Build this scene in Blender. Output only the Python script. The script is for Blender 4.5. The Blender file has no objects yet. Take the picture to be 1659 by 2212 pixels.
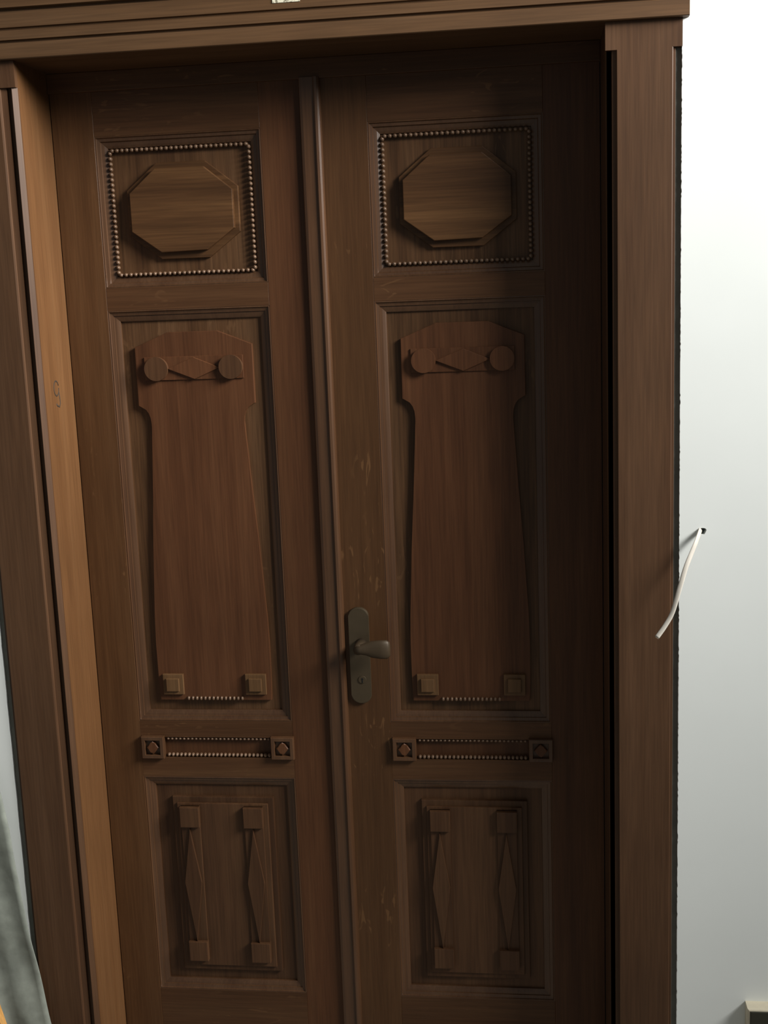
import bpy, bmesh, math, random
from mathutils import Matrix, Vector
random.seed(7)
C = bpy.context.scene.collection
Z0 = 0.28            # height of the measuring datum above the floor (m)
D = -0.1616          # front plane of the door casing; the leaves' face is y = 0
WALL = D + 0.006     # plaster face

# ------------------------------------------------------------------ camera
W_, H_, F_ = 1659, 2212, 2629.16
cam_d = bpy.data.cameras.new('camera'); cam = bpy.data.objects.new('camera', cam_d); C.objects.link(cam)
R = Matrix(((0.9920834, 0.1196562, -0.0381169), (-0.0156208, -0.1835861, -0.9828795), (-0.1246054, 0.9756939, -0.1802636)))
M = (R.transposed() @ Matrix(((1, 0, 0), (0, -1, 0), (0, 0, -1)))).to_4x4()
M.translation = Vector((0.8708979, -2.4543708, 1.50960485 + Z0))
cam.matrix_world = M
cam_d.sensor_fit = 'HORIZONTAL'; cam_d.sensor_width = 36.0; cam_d.lens = F_ / W_ * 36.0
cam_d.clip_start = 0.05
bpy.context.scene.camera = cam

# ------------------------------------------------------------------ light
wd = bpy.data.worlds.new('world'); bpy.context.scene.world = wd; wd.use_nodes = True
bg = wd.node_tree.nodes['Background']; bg.inputs[0].default_value = (0.95, 1.0, 0.98, 1); bg.inputs[1].default_value = 0.15
def area(name, loc, aim, sx, sy, power, col, spread=180):
    l = bpy.data.lights.new(name, 'AREA'); l.shape = 'RECTANGLE'; l.size = sx; l.size_y = sy; l.energy = power; l.color = col; l.spread = math.radians(spread)
    o = bpy.data.objects.new(name, l); C.objects.link(o); o.location = loc
    o.rotation_euler = (Vector(aim) - Vector(loc)).to_track_quat('-Z', 'Y').to_euler()
    return o
area('window_daylight', (4.15, -1.60, 3.35 + Z0), (0.3, -0.7, 2.92 + Z0), 2.15, 1.4, 212, (1.0, 0.985, 0.94), 100)
vs = bpy.context.scene.view_settings
vs.view_transform = 'Standard'; vs.look = 'None'; vs.gamma = 1; vs.exposure = 0.0; vs.use_curve_mapping = False

# ------------------------------------------------------------------ materials
def new_mat(name):
    m = bpy.data.materials.new(name); m.use_nodes = True
    nt = m.node_tree; b = nt.nodes['Principled BSDF']
    return m, nt, b
def wood(name, dark, mid, light, axis='Z', rough=0.46, fleck=0.0, streak=1.0, spec=0.28):
    m, nt, b = new_mat(name); N = nt.nodes; L = nt.links
    tc = N.new('ShaderNodeTexCoord'); oi = N.new('ShaderNodeObjectInfo')
    off = N.new('ShaderNodeVectorMath'); off.operation = 'SCALE'; L.new(oi.outputs['Random'], off.inputs['Scale']); off.inputs[0].default_value = (3.1, 5.7, 4.3)
    add = N.new('ShaderNodeVectorMath'); add.operation = 'ADD'; L.new(tc.outputs['Object'], add.inputs[0]); L.new(off.outputs[0], add.inputs[1])
    s = {'Z': (1, 1, 0.035), 'X': (0.035, 1, 1)}[axis]
    mp = N.new('ShaderNodeMapping'); mp.inputs['Scale'].default_value = s; L.new(add.outputs[0], mp.inputs[0])
    n1 = N.new('ShaderNodeTexNoise'); n1.inputs['Scale'].default_value = 26; n1.inputs['Detail'].default_value = 5; n1.inputs['Roughness'].default_value = 0.55; n1.inputs['Distortion'].default_value = 0.4; L.new(mp.outputs[0], n1.inputs[0])
    n2 = N.new('ShaderNodeTexNoise'); n2.inputs['Scale'].default_value = 260; n2.inputs['Detail'].default_value = 3; L.new(mp.outputs[0], n2.inputs[0])
    n3 = N.new('ShaderNodeTexNoise'); n3.inputs['Scale'].default_value = 2.2; n3.inputs['Detail'].default_value = 2; L.new(add.outputs[0], n3.inputs[0])
    r = N.new('ShaderNodeValToRGB'); e = r.color_ramp.elements
    e[0].position = 0.30; e[0].color = (*dark, 1); e[1].position = 0.72; e[1].color = (*light, 1)
    k = e.new(0.5); k.color = (*mid, 1)
    L.new(n1.outputs[0], r.inputs[0])
    # fine pores
    mr = N.new('ShaderNodeMapRange'); mr.inputs[1].default_value = 0.3; mr.inputs[2].default_value = 0.7; mr.inputs[3].default_value = 1 - 0.16 * streak; mr.inputs[4].default_value = 1 + 0.12 * streak; L.new(n2.outputs[0], mr.inputs[0])
    mr3 = N.new('ShaderNodeMapRange'); mr3.inputs[1].default_value = 0.3; mr3.inputs[2].default_value = 0.7; mr3.inputs[3].default_value = 0.88; mr3.inputs[4].default_value = 1.12; L.new(n3.outputs[0], mr3.inputs[0])
    mr4 = N.new('ShaderNodeMapRange'); mr4.inputs[3].default_value = 0.92; mr4.inputs[4].default_value = 1.08; L.new(oi.outputs['Random'], mr4.inputs[0])
    a = N.new('ShaderNodeMath'); a.operation = 'MULTIPLY'; L.new(mr.outputs[0], a.inputs[0]); L.new(mr3.outputs[0], a.inputs[1])
    a2 = N.new('ShaderNodeMath'); a2.operation = 'MULTIPLY'; L.new(a.outputs[0], a2.inputs[0]); L.new(mr4.outputs[0], a2.inputs[1])
    mul = N.new('ShaderNodeVectorMath'); mul.operation = 'SCALE'; L.new(r.outputs[0], mul.inputs[0]); L.new(a2.outputs[0], mul.inputs['Scale'])
    col = mul.outputs[0]
    if fleck > 0:   # medullary ray flecks of quarter-sawn oak, curving across the grain
        mf = N.new('ShaderNodeMapping'); mf.inputs['Scale'].default_value = (1, 1, 0.28) if axis == 'Z' else (0.28, 1, 1); mf.inputs['Rotation'].default_value = (0, math.radians(24), 0); L.new(add.outputs[0], mf.inputs[0])
        nf = N.new('ShaderNodeTexNoise'); nf.inputs['Scale'].default_value = 58; nf.inputs['Detail'].default_value = 1.5; nf.inputs['Distortion'].default_value = 1.6; L.new(mf.outputs[0], nf.inputs[0])
        rf = N.new('ShaderNodeMapRange'); rf.inputs[1].default_value = 0.64; rf.inputs[2].default_value = 0.70; rf.inputs[3].default_value = 0; rf.inputs[4].default_value = fleck; rf.clamp = True; L.new(nf.outputs[0], rf.inputs[0])
        nm = N.new('ShaderNodeTexNoise'); nm.inputs['Scale'].default_value = 5; L.new(add.outputs[0], nm.inputs[0])
        rm = N.new('ShaderNodeMapRange'); rm.inputs[1].default_value = 0.48; rm.inputs[2].default_value = 0.6; L.new(nm.outputs[0], rm.inputs[0])
        fm = N.new('ShaderNodeMath'); fm.operation = 'MULTIPLY'; L.new(rf.outputs[0], fm.inputs[0]); L.new(rm.outputs[0], fm.inputs[1])
        mx = N.new('ShaderNodeMix'); mx.data_type = 'RGBA'; L.new(fm.outputs[0], mx.inputs[0]); L.new(col, mx.inputs[6]); mx.inputs[7].default_value = (light[0] * 1.9, light[1] * 2.0, light[2] * 2.0, 1)
        col = mx.outputs[2]
    L.new(col, b.inputs['Base Color'])
    b.inputs['Roughness'].default_value = rough
    b.inputs['Specular IOR Level'].default_value = spec
    bp = N.new('ShaderNodeBump'); bp.inputs['Strength'].default_value = 0.12; bp.inputs['Distance'].default_value = 0.001; L.new(n2.outputs[0], bp.inputs['Height']); L.new(bp.outputs[0], b.inputs['Normal'])
    return m
def plain(name, col, rough=0.6, metal=0.0, noise=0.0, nscale=30, spec=0.4, bump=0.0):
    m, nt, b = new_mat(name); N = nt.nodes; L = nt.links
    tc = N.new('ShaderNodeTexCoord')
    n = N.new('ShaderNodeTexNoise'); n.inputs['Scale'].default_value = nscale; n.inputs['Detail'].default_value = 6; L.new(tc.outputs['Object'], n.inputs[0])
    mr = N.new('ShaderNodeMapRange'); mr.inputs[1].default_value = 0.3; mr.inputs[2].default_value = 0.7; mr.inputs[3].default_value = 1 - noise; mr.inputs[4].default_value = 1 + noise; L.new(n.outputs[0], mr.inputs[0])
    mul = N.new('ShaderNodeVectorMath'); mul.operation = 'SCALE'; mul.inputs[0].default_value = col; L.new(mr.outputs[0], mul.inputs['Scale'])
    L.new(mul.outputs[0], b.inputs['Base Color'])
    b.inputs['Roughness'].default_value = rough; b.inputs['Metallic'].default_value = metal; b.inputs['Specular IOR Level'].default_value = spec
    if bump:
        bp = N.new('ShaderNodeBump'); bp.inputs['Strength'].default_value = bump; bp.inputs['Distance'].default_value = 0.002; L.new(n.outputs[0], bp.inputs['Height']); L.new(bp.outputs[0], b.inputs['Normal'])
    return m
K = 1.0
def c(r, g, b_): return (r * K, g * K, b_ * K)
M_leaf = wood('oak_leaf_vertical', c(.060, .0225, .0090), c(.079, .0310, .0125), c(.097, .0410, .0170), 'Z', fleck=0.0)
M_stile = wood('oak_stile_flecked', c(.072, .031, .0115), c(.088, .039, .0150), c(.105, .049, .0200), 'Z', fleck=0.5)
M_rail = wood('oak_rail_horizontal', c(.066, .028, .0110), c(.082, .036, .0150), c(.100, .047, .0200), 'X', fleck=0.4)
M_field = wood('oak_field', c(.058, .026, .0110), c(.085, .040, .0170), c(.112, .056, .0260), 'Z', streak=1.8, fleck=0.25)
M_plate = wood('oak_plate_reddish', c(.076, .0285, .0115), c(.099, .0385, .0160), c(.121, .0500, .0215), 'Z', streak=1.2)
M_low = wood('oak_lower_plates', c(.062, .0275, .0125), c(.082, .0380, .0175), c(.102, .0495, .0230), 'Z', streak=1.2)
M_oct = wood('oak_octagon_horizontal', c(.055, .024, .0090), c(.082, .037, .0140), c(.130, .062, .0240), 'X', streak=1.3)
M_mould = wood('oak_moulding', c(.075, .033, .0150), c(.088, .041, .0190), c(.102, .050, .0240), 'Z', rough=0.34, spec=.5)
M_bead = wood('oak_beading_polished', c(.13, .075, .045), c(.16, .095, .058), c(.19, .115, .072), 'Z', rough=0.28, spec=.6)
M_square = wood('oak_applied_blocks', c(.098, .050, .0205), c(.120, .062, .0265), c(.142, .076, .0340), 'Z')
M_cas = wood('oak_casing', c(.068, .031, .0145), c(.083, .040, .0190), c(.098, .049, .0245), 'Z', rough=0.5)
M_jamb = wood('oak_jamb_lit', c(.110, .048, .0170), c(.125, .056, .0205), c(.142, .067, .0260), 'Z', rough=0.55)  # light falling on the left reveal is put into this paler colour
M_head = wood('oak_head', c(.080, .040, .0170), c(.098, .050, .0220), c(.118, .063, .0300), 'X', rough=0.55)
M_dark = plain('gap_shade_grey', (.16, .16, .14), 0.7, noise=.15)  # grey stands in for the shade in the slot beside the plaster
M_wall = plain('white_plaster', (.83, .86, .845), 0.85, noise=.015, nscale=6, spec=.2, bump=.05)
M_hole = plain('bare_hole_plaster', (.16, .15, .13), 0.95, noise=.2, nscale=200)
M_cable = plain('white_flat_cable', (.56, .52, .46), 0.5, noise=.04, nscale=80)
M_core = plain('cable_cut_end', (.30, .22, .15), 0.6)
M_lever = plain('dark_browned_metal', (.060, .040, .022), 0.5, metal=0.2, noise=.08)
M_brass = plain('browned_metal', (.080, .058, .034), 0.42, metal=0.35, noise=.08)
M_black = plain('keyhole_black', (.004, .004, .004), 0.9)
M_floor = plain('dusty_floor', (.30, .27, .23), 0.8, noise=.15, nscale=5)
M_graph = plain('pencil_line', (.045, .032, .022), 0.7)
M_box = plain('cream_box_plastic', (.62, .56, .43), 0.6, noise=.05, nscale=60)
M_boxd = plain('dark_box_front', (.035, .034, .024), 0.5)
M_sheet = plain('grey_dust_sheet', (.25, .27, .235), 0.75, noise=.16, nscale=38, bump=.3)
M_plank = wood('raw_batten', c(.42, .20, .055), c(.52, .27, .080), c(.60, .33, .110), 'Z', rough=.7)
def label_mat():
    m, nt, b = new_mat('paper_label'); N = nt.nodes; L = nt.links
    tc = N.new('ShaderNodeTexCoord'); mp = N.new('ShaderNodeMapping'); mp.inputs['Scale'].default_value = (1, 1, .8); L.new(tc.outputs['Object'], mp.inputs[0])
    n = N.new('ShaderNodeTexNoise'); n.inputs['Scale'].default_value = 190; n.inputs['Detail'].default_value = 2; L.new(mp.outputs[0], n.inputs[0])
    r = N.new('ShaderNodeValToRGB'); r.color_ramp.elements[0].position = .42; r.color_ramp.elements[0].color = (.22, .20, .14, 1); r.color_ramp.elements[1].position = .52; r.color_ramp.elements[1].color = (.74, .70, .55, 1)
    L.new(n.outputs[0], r.inputs[0]); L.new(r.outputs[0], b.inputs['Base Color']); b.inputs['Roughness'].default_value = .8
    return m
M_label = label_mat()

# ------------------------------------------------------------------ helpers
def empty(name, loc, label=None, cat=None, kind=None, group=None):
    o = bpy.data.objects.new(name, None); C.objects.link(o); o.location = loc; o.empty_display_size = .1
    tag(o, label, cat, kind, group); return o
def tag(o, label=None, cat=None, kind=None, group=None):
    if label: o['label'] = label
    if cat: o['category'] = cat
    if kind: o['kind'] = kind
    if group: o['group'] = group
def put(name, bm, mat, parent=None, smooth=False, label=None, kind=None, datum=True):
    """link a bmesh measured from the datum as one object; children keep world placement"""
    if datum: bmesh.ops.translate(bm, verts=bm.verts, vec=(0, 0, Z0))
    bmesh.ops.recalc_face_normals(bm, faces=bm.faces)
    me = bpy.data.meshes.new(name); bm.to_mesh(me); bm.free(); me.materials.append(mat)
    if smooth:
        for p in me.polygons: p.use_smooth = True
    o = bpy.data.objects.new(name, me); C.objects.link(o)
    if parent:
        o.parent = parent
        w = Vector((0, 0, 0)); q = parent
        while q is not None: w = w + q.location; q = q.parent
        o.location = -w
    tag(o, label, None, kind)
    return o
def bev(bm, edges, w, seg=1):
    if w > 0: bmesh.ops.bevel(bm, geom=edges, offset=w, segments=seg, profile=.5, affect='EDGES', clamp_overlap=True)
def prism(poly, yb, yf, w=.0010, seg=2, bm=None):
    """polygon in the x-z plane, back at yb, front (towards the room) at yf, front arris eased by w"""
    bm = bm or bmesh.new()
    a = [bm.verts.new((x, yb, z)) for x, z in poly]; b = [bm.verts.new((x, yf, z)) for x, z in poly]
    n = len(poly); ff = bm.faces.new(b); bm.faces.new(a[::-1])
    for i in range(n): bm.faces.new((a[i], a[(i + 1) % n], b[(i + 1) % n], b[i]))
    bev(bm, list(ff.edges), w, seg)
    return bm
def rect(x0, x1, z0, z1): return [(x0, z0), (x1, z0), (x1, z1), (x0, z1)]
def board(x0, x1, z0, z1, yb, yf, w=.0010, seg=2, bm=None): return prism(rect(x0, x1, z0, z1), yb, yf, w, seg, bm)
def loops(rs, bm=None, close_last=False, back=None):
    """stack of (x0,x1,z0,z1,y) rectangles skinned one to the next: mitred mouldings and frames"""
    bm = bm or bmesh.new(); prev = None; first = None
    for (x0, x1, z0, z1, y) in rs:
        v = [bm.verts.new(p) for p in ((x0, y, z0), (x1, y, z0), (x1, y, z1), (x0, y, z1))]
        if prev:
            for i in range(4): bm.faces.new((prev[i], prev[(i + 1) % 4], v[(i + 1) % 4], v[i]))
        prev = v
        if first is None: first = v
    if close_last: bm.faces.new(prev)
    else:
        for i in range(4): bm.faces.new((prev[i], prev[(i + 1) % 4], first[(i + 1) % 4], first[i]))
    return bm
def mould(x0, x1, z0, z1, prof):
    rs = [(x0 + o, x1 - o, z0 + o, z1 - o, y) for o, y in prof]
    return loops(rs)
def extrude_z(prof, z0, z1, bm=None):
    """closed outline in x-y extruded upwards"""
    bm = bm or bmesh.new(); n = len(prof)
    a = [bm.verts.new((x, y, z0)) for x, y in prof]; b = [bm.verts.new((x, y, z1)) for x, y in prof]
    bm.faces.new(a[::-1]); bm.faces.new(b)
    for i in range(n): bm.faces.new((a[i], a[(i + 1) % n], b[(i + 1) % n], b[i]))
    return bm
def extrude_x(prof, x0, x1, bm=None):
    bm = bm or bmesh.new(); n = len(prof)
    a = [bm.verts.new((x0, y, z)) for y, z in prof]; b = [bm.verts.new((x1, y, z)) for y, z in prof]
    bm.faces.new(a[::-1]); bm.faces.new(b)
    for i in range(n): bm.faces.new((a[i], a[(i + 1) % n], b[(i + 1) % n], b[i]))
    return bm
def bead_row(bm, p0, p1, n, y, rl, rw, ry, tilt=0.0):
    """n carved beads from p0 to p1 (x,z): flattened balls set obliquely, like cut beading"""
    dx, dz = p1[0] - p0[0], p1[1] - p0[1]; ang = math.atan2(dz, dx)
    for i in range(n):
        t = (i + .5) / n; x = p0[0] + dx * t; z = p0[1] + dz * t
        mt = Matrix.Translation((x, y, z)) @ Matrix.Rotation(-(ang + tilt), 4, 'Y') @ Matrix.Diagonal((rl, ry, rw, 1))
        bmesh.ops.create_uvsphere(bm, u_segments=10, v_segments=6, radius=1, matrix=mt)
def tube(pts, rx, ry, up=(0, 0, 1), n=8, bm=None):
    """flat or round bar along a path"""
    bm = bm or bmesh.new(); rings = []
    P = [Vector(p) for p in pts]
    ups = up if isinstance(up, list) else [up] * len(P)
    for i, p in enumerate(P):
        t = (P[min(i + 1, len(P) - 1)] - P[max(i - 1, 0)]).normalized()
        s = t.cross(Vector(ups[i])).normalized(); u = s.cross(t).normalized()
        a = rx[i] if isinstance(rx, (list, tuple)) else rx; b = ry[i] if isinstance(ry, (list, tuple)) else ry
        rings.append([bm.verts.new(p + s * (a * math.cos(2 * math.pi * k / n)) + u * (b * math.sin(2 * math.pi * k / n))) for k in range(n)])
    for r0, r1 in zip(rings, rings[1:]):
        for k in range(n): bm.faces.new((r0[k], r0[(k + 1) % n], r1[(k + 1) % n], r1[k]))
    bm.faces.new(rings[0][::-1]); bm.faces.new(rings[-1])
    return bm

# ------------------------------------------------------------------ setting
XL, XR, ZT, ZL = -0.088, 1.0035, 1.956, 1.9176
XA, XB = -0.227, 1.137           # plaster edges beside the casing
def wall_back():
    bm = bmesh.new(); zt = 2.9; zb = -Z0; yb = .10
    def ragged(x, sgn, z0, z1, n=400):
        return [(x + sgn * (random.random() ** 4) * .0011, z0 + (z1 - z0) * i / n) for i in range(n + 1)]
    # right slab with the cable hole
    e = ragged(XB - .0004, 1, zb, ZT + .02, 600)
    out = e + [(XB, zt), (3.4, zt), (3.4, zb)]
    hole = [(1.1795 + (.0068 + .0012 * math.sin(3 * a)) * math.cos(a), 1.0385 + (.0072 + .0010 * math.cos(2 * a)) * math.sin(a)) for a in [2 * math.pi * i / 20 for i in range(20)]]
    vo = [bm.verts.new((x, WALL, z)) for x, z in out]; vh = [bm.verts.new((x, WALL, z)) for x, z in hole]
    eo = [bm.edges.new((vo[i], vo[(i + 1) % len(vo)])) for i in range(len(vo))]
    eh = [bm.edges.new((vh[i], vh[(i + 1) % len(vh)])) for i in range(len(vh))]
    bmesh.ops.triangle_fill(bm, use_beauty=True, edges=eo + eh)
    vob = [bm.verts.new((x, yb, z)) for x, z in out]
    for i in range(len(vo)): j = (i + 1) % len(vo); bm.faces.new((vo[i], vo[j], vob[j], vob[i]))
    vhb = [bm.verts.new((x, WALL + .035, z)) for x, z in hole]
    for i in range(20): j = (i + 1) % 20; bm.faces.new((vh[i], vh[j], vhb[j], vhb[i]))
    bm.faces.new(vhb)
    # left slab and the part over the head
    e = ragged(XA, -1, zb, zt, 160)
    prism([(-2.2, zb)] + e + [(-2.2, zt)], yb, WALL, 0, bm=bm)
    board(XA, XB, ZT + .20, zt, yb, WALL, 0, bm=bm)
    o = put('wall_back', bm, M_wall)
    tag(o, 'white plastered wall around the dark double door', 'wall', 'structure')
wall_back()
bm = bmesh.new(); board(-2.2, 3.4, -Z0 - .1, -Z0, .10, -3.6, 0, bm=bm)
tag(put('floor', bm, M_floor), 'plain dusty floor in front of the double door', 'floor', 'structure')

# jamb lining and stops
fr = empty('trim_4', (XL, 0, 0), 'brown wooden lining inside the doorway, lit and shaded reveal boards and shaded soffit', 'door frame', 'structure')
put('left_jamb', extrude_z([(XL, D + .0136), (XL, .05), (XL - .03, .05), (XL - .03, D + .0136)], -Z0, ZT), M_jamb, fr, label='brown reveal board with the daylight on it put into a lighter colour')
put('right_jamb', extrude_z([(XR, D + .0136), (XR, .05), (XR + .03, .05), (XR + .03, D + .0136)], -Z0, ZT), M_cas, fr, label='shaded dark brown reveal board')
put('soffit_board', board(XL, XR, ZT, ZT + .03, .05, D + .0405, 0), M_head, fr)
put('head_stop', board(XL, XR, ZL, ZT, .05, -.006, .0015), M_rail, fr)
# handwritten figure nine on the left reveal
def nine():
    yc, zc = -.086, 1.326
    pts = []
    for i in range(15):      # loop
        a = math.radians(20 + 340 * i / 14); pts.append((yc - .004 + .0125 * math.cos(a), zc + .011 + .0150 * math.sin(a)))
    tail = [(yc + .008, zc + .002), (yc + .010, zc - .010), (yc + .011, zc - .020), (yc + .005, zc - .027), (yc - .004, zc - .024), (yc - .009, zc - .020)]
    bm = tube([(XL + .0002, y, z) for y, z in pts], .0016, .0006, up=(1, 0, 0), n=6)
    return tube([(XL + .0002, y, z) for y, z in tail], .0019, .0006, up=(1, 0, 0), n=6, bm=bm)
put('pencil_number', nine(), M_graph, fr, smooth=True, label='handwritten number nine on reveal board')

# casings: stopped double rebates on both edges
def casing(name, label, e_in, e_out, s, inner, outer, matname=M_cas):
    """e_in: edge at the opening, e_out: edge at the plaster, s: +1 when the opening lies at +x"""
    yb = D + .045
    pin = [(e_in - s * a, D + b) for a, b in inner]          # from the opening inwards
    pout = [(e_out + s * a, D + b) for a, b in outer]        # from the plaster inwards
    prof = [(e_in - s * .031, yb), (e_in - s * .031, D + .0130), (e_in, D + .0130)] + pin + pout[::-1] + [(e_out, yb)]
    zt = 1.908
    o = empty(name, (e_in, D, 0), label, 'door casing', 'structure')
    bm = extrude_z(prof, -Z0, zt)
    board(min(e_in, e_out), max(e_in, e_out), zt, ZT - .0005, D + .0130, D, 0, 1, bm=bm)
    put('casing_board', bm, matname, o)
    g = bmesh.new(); x0 = e_out + s * .0002; x1 = e_out + s * .0112  # added strip, coloured as the shade at the bottom of the slot
    board(min(x0, x1), max(x0, x1), -Z0, zt - .001, yb - .006, D + .0130, .0, bm=g)
    put('edge_gap_shade', g, M_dark, o, label='dark grey strip standing in for shade in the gap beside the plaster')
    return o
inL = [(.0000, .0100), (.0085, .0025), (.0092, .0025), (.0096, .0126), (.0198, .0126), (.0203, .0060), (.0305, .0042), (.0315, .0012), (.0340, .0000)]
inR = [(.0000, .0080), (.0022, .0040), (.0025, .0130), (.0110, .0130), (.0115, .0060), (.0185, .0050), (.0190, .0010), (.0205, .0000)]
outR = [(.0000, .0140), (.0110, .0140), (.0114, .0060), (.0122, .0050), (.0155, .0050), (.0160, .0008), (.0175, .0000)]
def casing_left():
    return casing('trim_1', 'dark oak casing board left of the double door, grey sheet over its foot', XL, XA, 1, inL, outR)
def casing_right():
    return casing('trim_2', 'dark oak casing board right of the double door, beside the white wall', XR, XB, -1, inR, outR)
casing_left(); casing_right()

# head casing
yh = D - .012
head = empty('trim_3', (XL, D, 0), 'oak head casing with two long grooves above the double door', 'door casing', 'structure')
zs = ZT
hp = [(D + .04, zs), (yh + .0015, zs), (yh, zs + .0015), (yh, 1.9835), (yh + .0015, 1.9845), (yh + .006, 1.9850), (yh + .006, 1.9890), (yh, 1.9900), (yh, 2.0055), (yh + .001, 2.0062),
      (yh + .0065, 2.0065), (yh + .0065, 2.0110), (yh + .002, 2.0122), (yh + .002, 2.0400), (yh + .006, 2.0405), (yh + .006, 2.0445), (yh - .004, 2.0460), (yh - .004, 2.090), (D + .04, 2.090)]
bm = extrude_x(hp, XA - .012, 1.1475)
put('head_board', bm, M_head, head)
put('cornice_board', extrude_x([(D + .04, 2.0902), (yh - .02, 2.0902), (yh - .035, 2.110), (yh - .035, 2.130), (yh - .055, 2.150), (yh - .055, 2.165), (D + .04, 2.165)], XA - .03, 1.170), M_head, head)
tg = put('paper_label', board(.4125, .4630, 2.0225, 2.0480 - .0085, yh + .0045, yh + .0008, .0003, 1), M_label)
tag(tg, 'small yellowed white paper label stuck on the head casing above the door', 'label')

# ------------------------------------------------------------------ door leaves
PR = [(0, .030), (0, .0006), (.0022, .0000), (.0038, .0030), (.0080, .0042), (.0100, .0045), (.0108, .0070), (.0150, .0078), (.0200, .0098), (.0222, .0110), (.0226, .0170), (.0226, .030)]
PU = [(0, .030), (0, .0006), (.0022, .0000), (.0038, .0032), (.0092, .0045), (.0108, .0080), (.0170, .0098), (.0225, .0125), (.0232, .0180), (.0232, .030)]
FY = .0155
XC = .1735
def leaf(name, dx, hx0, hx1, label):
    """hx0, hx1: the leaf's outer edges; carved panels 340 mm wide start at dx"""
    L = empty(name, (hx0, 0, 0), label, 'door', 'structure')
    X = lambda x: x + dx
    def P(poly): return [(x + dx, z) for x, z in poly]
    def bd(x0, x1, z0, z1, yb, yf, w=.001, seg=2, bm=None): return board(X(x0), X(x1), z0, z1, yb, yf, w, seg, bm)
    put('stile', board(hx0 + .0005, X(0), -Z0 + .006, ZL + .015, .042, 0, .0006, 1), M_stile, L)
    put('stile', board(X(.340), hx1 - .0005, -Z0 + .006, ZL + .015, .042, 0, .0006, 1), M_leaf if dx < .2 else M_leaf, L)
    put('rail', bd(0, .340, 1.831, ZL + .015, .042, 0, .0006, 1), M_rail, L, label='plain top rail')
    put('rail', bd(0, .340, 1.4855, 1.5315, .042, 0, .0006, 1), M_rail, L)
    put('rail', bd(0, .340, -Z0 + .006, -.042, .042, 0, .0006, 1), M_rail, L, label='wide bottom rail')
    # lock rail with the sunk channel between the rosettes
    rs = [(0, .340, .4712, .600, .042), (0, .340, .4712, .600, 0), (.050, .296, .5165, .5625, 0), (.050, .296, .5165, .5625, .0110), (.050, .296, .5165, .5625, .042)]
    lr = put('lock_rail', loops([(X(a), X(b), c_, d_, y) for a, b, c_, d_, y in rs]), M_rail, L, label='rail with a sunk beaded channel')
    put('channel_panel', bd(.0495, .2965, .516, .563, .030, .0105, 0), M_leaf, lr)
    bm = bmesh.new(); bead_row(bm, (X(.056), .5580), (X(.290), .5580), 26, .0055, .0036, .0034, .0050, .35)
    bead_row(bm, (X(.056), .5210), (X(.290), .5210), 26, .0042, .0040, .0042, .0060, .35)
    put('beading', bm, M_bead, lr, smooth=True, kind='stuff', label='two rows of small carved beads')
    for cx in (.0285, .3175):
        r = .0250
        rs = [(cx - r, cx + r, .5415 - r, .5415 + r, .004), (cx - r, cx + r, .5415 - r, .5415 + r, -.0105), (cx - r + .0012, cx + r - .0012, .5415 - r + .0012, .5415 + r - .0012, -.012),
              (cx - .0172, cx + .0172, .5243, .5587, -.012), (cx - .0166, cx + .0166, .5249, .5581, -.0112), (cx - .0166, cx + .0166, .5249, .5581, -.003)]
        ro = put('rosette', loops([(X(a), X(b), c_, d_, y) for a, b, c_, d_, y in rs], close_last=True), M_mould, L)
        k = .0140; put('rosette_diamond', prism(P([(cx - k, .5415), (cx - k * .35, .5415 - k * .75), (cx, .5415 - k * 1.08), (cx + k * .35, .5415 - k * .75), (cx + k, .5415), (cx + k * .35, .5415 + k * .75), (cx, .5415 + k * 1.08), (cx - k * .35, .5415 + k * .75)]), -.003, -.0115, .003, 3), M_plate, ro)
    # upper panel
    put('panel_moulding', mould(X(0), X(.340), 1.5315, 1.831, PU), M_mould, L)
    up = put('upper_panel', bd(.015, .325, 1.545, 1.816, .028, .0165, 0), M_field, L, label='square field with fanned grain')
    bm = bmesh.new(); xa, xb, za, zb_ = X(.0270), X(.3130), 1.5575, 1.8035
    bead_row(bm, (xa, za), (xa, zb_), 24, .0100, .0046, .0040, .0062, .5); bead_row(bm, (xb, za), (xb, zb_), 24, .0100, .0046, .0040, .0062, .5)
    bead_row(bm, (xa, za), (xb, za), 28, .0100, .0046, .0040, .0062, -.4); bead_row(bm, (xa, zb_), (xb, zb_), 28, .0100, .0046, .0040, .0062, -.4)
    put('beading', bm, M_bead, up, smooth=True, kind='stuff', label='square of small carved beads')
    put('octagon_base', prism(P([(.057, 1.635), (.121, 1.586), (.221, 1.586), (.287, 1.635), (.287, 1.724), (.222, 1.776), (.121, 1.776), (.057, 1.724)]), .0165, .0075, .0012), M_oct, up)
    put('octagon_plate', prism(P([(.0655, 1.642), (.1245, 1.599), (.2195, 1.601), (.2775, 1.642), (.2775, 1.7175), (.2215, 1.7635), (.1200, 1.7635), (.0655, 1.7175)]), .0080, -.0045, .0014), M_oct, up)
    # long middle panel with the pilaster-shaped plate
    put('panel_moulding', mould(X(0), X(.340), .600, 1.4855, PR), M_mould, L)
    mp = put('middle_panel', bd(.015, .325, .615, 1.470, .028, FY, 0), M_field, L)
    h = [(.0525, 1.4385), (.124, 1.4095), (.1245, 1.2885), (.1160, 1.2855), (.1085, 1.281), (.1025, 1.272), (.0993, 1.262), (.0982, 1.250), (.0990, 1.243), (.1075, 1.099), (.1150, .990), (.1235, .830), (.1250, .771), (.1245, .700), (.1230, .646)]
    poly = [(XC + a, z) for a, z in h] + [(XC - a, z) for a, z in h[::-1]]
    pil = put('pilaster_plate', prism(P(poly), FY, .0055, .0010), M_plate, mp, label='long raised plate shaped like a tapered pilaster')
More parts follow.
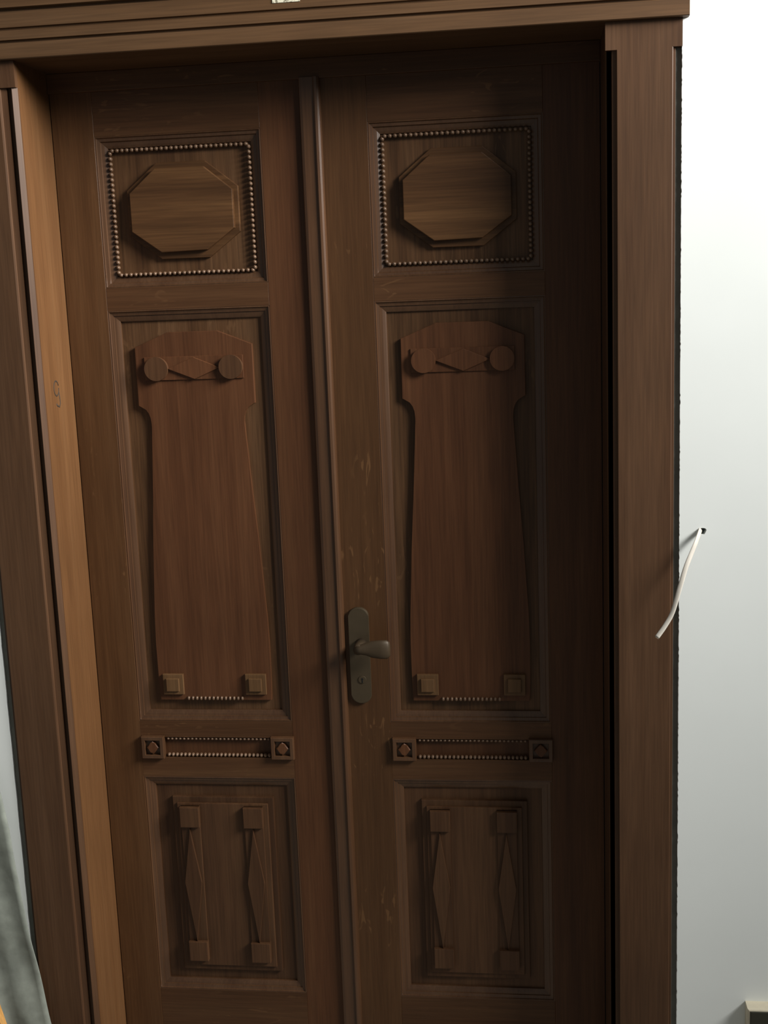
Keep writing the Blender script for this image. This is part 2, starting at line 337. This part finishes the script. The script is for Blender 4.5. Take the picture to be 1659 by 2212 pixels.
    strip = put('crossbar', bd(.0690, .2775, 1.3405, 1.3885, .0060, .0020, .0006), M_plate, mp)
    for cx in (.0955, .2530):
        poly = [(cx + .0245 * math.cos(2 * math.pi * i / 40), 1.3645 + .0245 * math.sin(2 * math.pi * i / 40)) for i in range(40)]
        put('disc', prism(P(poly), .0025, -.0075, .0010), M_low if dx < .2 else M_plate, mp)
    put('lozenge', prism(P([(.1190, 1.3640), (.1750, 1.3415), (.2290, 1.3640), (.1750, 1.3865)]), .0025, -.0030, .0008), M_plate, mp)
    for cx in (.0825, .2650):
        bm = bd(cx - .0225, cx + .0225, .6605, .7060, .0060, -.0020, .0010)
        bd(cx - .0140, cx + .0140, .6690, .6975, -.0015, -.0075, .0012, bm=bm)
        put('corner_block', bm, M_square, mp)
    bm = bmesh.new(); bead_row(bm, (X(.1095), .6510), (X(.2375), .6510), 14, .0030, .0033, .0046, .0050, .1)
    put('beading', bm, M_bead, mp, smooth=True, kind='stuff', label='short row of small carved beads')
    # lower panel
    put('panel_moulding', mould(X(0), X(.340), -.042, .4712, PR), M_mould, L)
    lp = put('lower_panel', bd(.015, .325, -.030, .460, .028, FY, 0), M_low, L)
    put('stepped_plate', bd(.0595, .2865, .0060, .4215, FY, .0060, .0010), M_low, lp)
    put('stepped_plate', bd(.0705, .2750, .0190, .4085, .0065, .0005, .0010), M_low, lp)
    for a in (.0785, .2215):
        put('column_strip', bd(a, a + .0425, .0350, .4030, .0010, -.0035, .0008), M_low, lp)
        put('tapered_lozenge', prism(P([(a + .0195, .0810), (a + .0390, .2240), (a + .0195, .3520), (a + .0005, .2240)]), -.0030, -.0090, .0008), M_low, lp)
        for z in (.0350, .3565):
            put('end_block', bd(a, a + .0430, z, z + .0465, .0010, -.0120, .0010), M_low, lp)
    return L
d1 = leaf('door_1', 0.0, XL + .001, .4440, 'left leaf of the dark oak double door, lit, carved panels and centre cover strip')
d2 = leaf('door_2', .5540, .4450, XR - .001, 'right leaf of the dark oak double door, in shade, with handle plate')
# centre cover strip: flat band and a raised rounded bead on its right
bm = extrude_z([(.4225, .001), (.4225, -.0070), (.4240, -.0090), (.4290, -.0105), (.4510, -.0110), (.4520, -.0135), (.4545, -.0150), (.4590, -.0140), (.4625, -.0105), (.4640, -.0050), (.4645, .001)], -Z0 + .006, ZL + .002)
put('cover_strip', bm, M_mould, d1, label='vertical cover strip with a bright rounded bead')

# handle set on the right leaf
def escutcheon():
    cx, z0, z1, r = .4952, .6440, .8545, .0213
    poly = [(cx + r * math.cos(math.radians(a)), z1 - r * .85 + r * .85 * math.sin(math.radians(a))) for a in range(0, 181, 12)]
    poly += [(cx + r * math.cos(math.radians(a)), z0 + r * .85 + r * .85 * math.sin(math.radians(a))) for a in range(180, 361, 12)]
    return prism(poly, 0, -.0085, .0020, 2)
es = put('handle_plate', escutcheon(), M_brass, d2, label='long rounded brown metal handle plate')
bm = bmesh.new()
hz, hx = .7755, .4990
bmesh.ops.create_cone(bm, cap_ends=True, segments=28, radius1=.0125, radius2=.0105, depth=.046, matrix=Matrix.Translation((hx, -.0300, hz)) @ Matrix.Rotation(math.radians(90), 4, 'X'))
tube([(hx - .008, -.0480, hz), (hx + .004, -.0480, hz), (hx + .016, -.0485, hz + .001), (hx + .028, -.0500, hz + .001), (hx + .046, -.0520, hz + .001), (hx + .060, -.0510, hz + .001), (hx + .066, -.049, hz + .001)],
     [.009, .0100, .0090, .0075, .0070, .0068, .0040], [.009, .0105, .0135, .0180, .0200, .0200, .0150], up=(0, 0, 1), n=18, bm=bm)
put('door_lever', bm, M_lever, d2, smooth=True, label='short flared metal lever handle')
bm = bmesh.new()
ring = [(.4985 + .0085 * math.cos(2 * math.pi * i / 28), .6975 + .0085 * math.sin(2 * math.pi * i / 28)) for i in range(28)]
prism(ring, -.0080, -.0105, .0008, bm=bm)
ky = put('keyhole_rose', bm, M_brass, es)
kh = [(.4985 + .0022 * math.cos(math.radians(a)), .6990 + .0022 * math.sin(math.radians(a))) for a in range(-60, 241, 20)] + [(.4970, .6905), (.5000, .6905)]
put('keyhole', prism(kh, -.0100, -.0109, 0), M_black, es)

# ------------------------------------------------------------------ cable on the right wall
pts = [(1.1790, WALL + .020, 1.0390), (1.1750, WALL - .002, 1.0405), (1.1655, WALL - .022, 1.0240), (1.1545, WALL - .034, 1.0020), (1.1436, WALL - .045, .9788), (1.1310, WALL - .058, .9425), (1.1173, WALL - .070, .9010), (1.1030, WALL - .078, .8770), (1.0874, WALL - .085, .8567)]
fine = []
for i in range(len(pts) - 1):
    p0, p1, p2, p3 = [Vector(pts[max(0, min(len(pts) - 1, j))]) for j in (i - 1, i, i + 1, i + 2)]
    for k in range(6):
        t = k / 6; fine.append(.5 * ((2 * p1) + (p2 - p0) * t + (2 * p0 - 5 * p1 + 4 * p2 - p3) * t * t + (3 * p1 - p0 - 3 * p2 + p3) * t ** 3))
fine.append(Vector(pts[-1]))
cb = put('flat_cable', tube(fine, .0045, .0016, up=[tuple(Vector((.9, -.3, .5)).lerp(Vector((-.55, -.8, -.1)), min(1, i / len(fine) * 1.3))) for i in range(len(fine))], n=14), M_cable, smooth=True)
tag(cb, 'white flat cable hanging out of a small hole in the right wall', 'cable')
tip = fine[-1]; dr = (fine[-1] - fine[-2]).normalized()
bm = tube([tip + dr * .0001, tip + dr * .0012], .0039, .0013, up=(-.55, -.8, -.1), n=10)
put('cut_end', bm, M_core, cb, label='brownish cut end')

# ------------------------------------------------------------------ box low on the right wall
bx = empty('socket_box', (1.30, WALL, 0), 'cream box with dark front low on the white wall, bottom right', 'socket box')
bm = bmesh.new(); board(1.2720, 1.4000, -.068, .0720, WALL, WALL - .030, .004, 3, bm=bm)
put('box_body', bm, M_box, bx)
put('box_front', board(1.2765, 1.3955, -.064, .0680, WALL - .0295, WALL - .0320, .002, 2), M_boxd, bx, label='dark front cover')

# ------------------------------------------------------------------ grey sheet and batten at the left foot
def sheet():
    bm = bmesh.new(); NU, NV = 40, 60; g = []
    edge = [(-.60, .75), (-.300, .700), (-.262, .560), (-.238, .420), (-.2285, .303), (-.2150, .196), (-.2010, .088), (-.1840, -.035), (-.165, -.15), (-.140, -Z0 + .004)]
    def ex(z):
        for (x0, za), (x1, zb) in zip(edge, edge[1:]):
            if za >= z >= zb: return x0 + (x1 - x0) * (za - z) / (za - zb)
        return edge[-1][0]
    for j in range(NV + 1):
        z = .700 - (.700 + Z0 - .004) * j / NV; row = []
        for i in range(NU + 1):
            t = i / NU; x = -.75 + (ex(z) + .75) * t
            low = (.700 - z) / .98
            y = WALL - .012 - .030 * low - .010 * low * math.sin(t * 19 + z * 3) - .006 * math.sin(t * 43 + z * 8) * low + .004 * math.sin(z * 31 + t * 5) * low
            if t > .9: y += .010 * low * (t - .9) / .1
            row.append(bm.verts.new((x, y, z)))
        g.append(row)
    for j in range(NV):
        for i in range(NU): bm.faces.new((g[j][i], g[j][i + 1], g[j + 1][i + 1], g[j + 1][i]))
    return bm
sh = put('dust_sheet', sheet(), M_sheet, smooth=True)
md = sh.modifiers.new('thickness', 'SOLIDIFY'); md.thickness = .0015
tag(sh, 'grey mottled dust sheet hanging at lower left over the casing foot', 'sheet')
def batten():
    bm = bmesh.new()
    p0 = Vector((-.262, -.262, .075)); p1 = Vector((-.205, -.42, -Z0 + .0))
    return bm
pl = bmesh.new()
prism([(-.290, -Z0 + .002), (-.1905, -Z0 + .002), (-.2360, -.010), (-.2620, .100), (-.3550, .100)], -.262, -.282, .002, bm=pl)
ba = put('wooden_batten', pl, M_plank)
tag(ba, 'orange-brown wooden board leaning in the bottom left corner before the grey sheet', 'board')
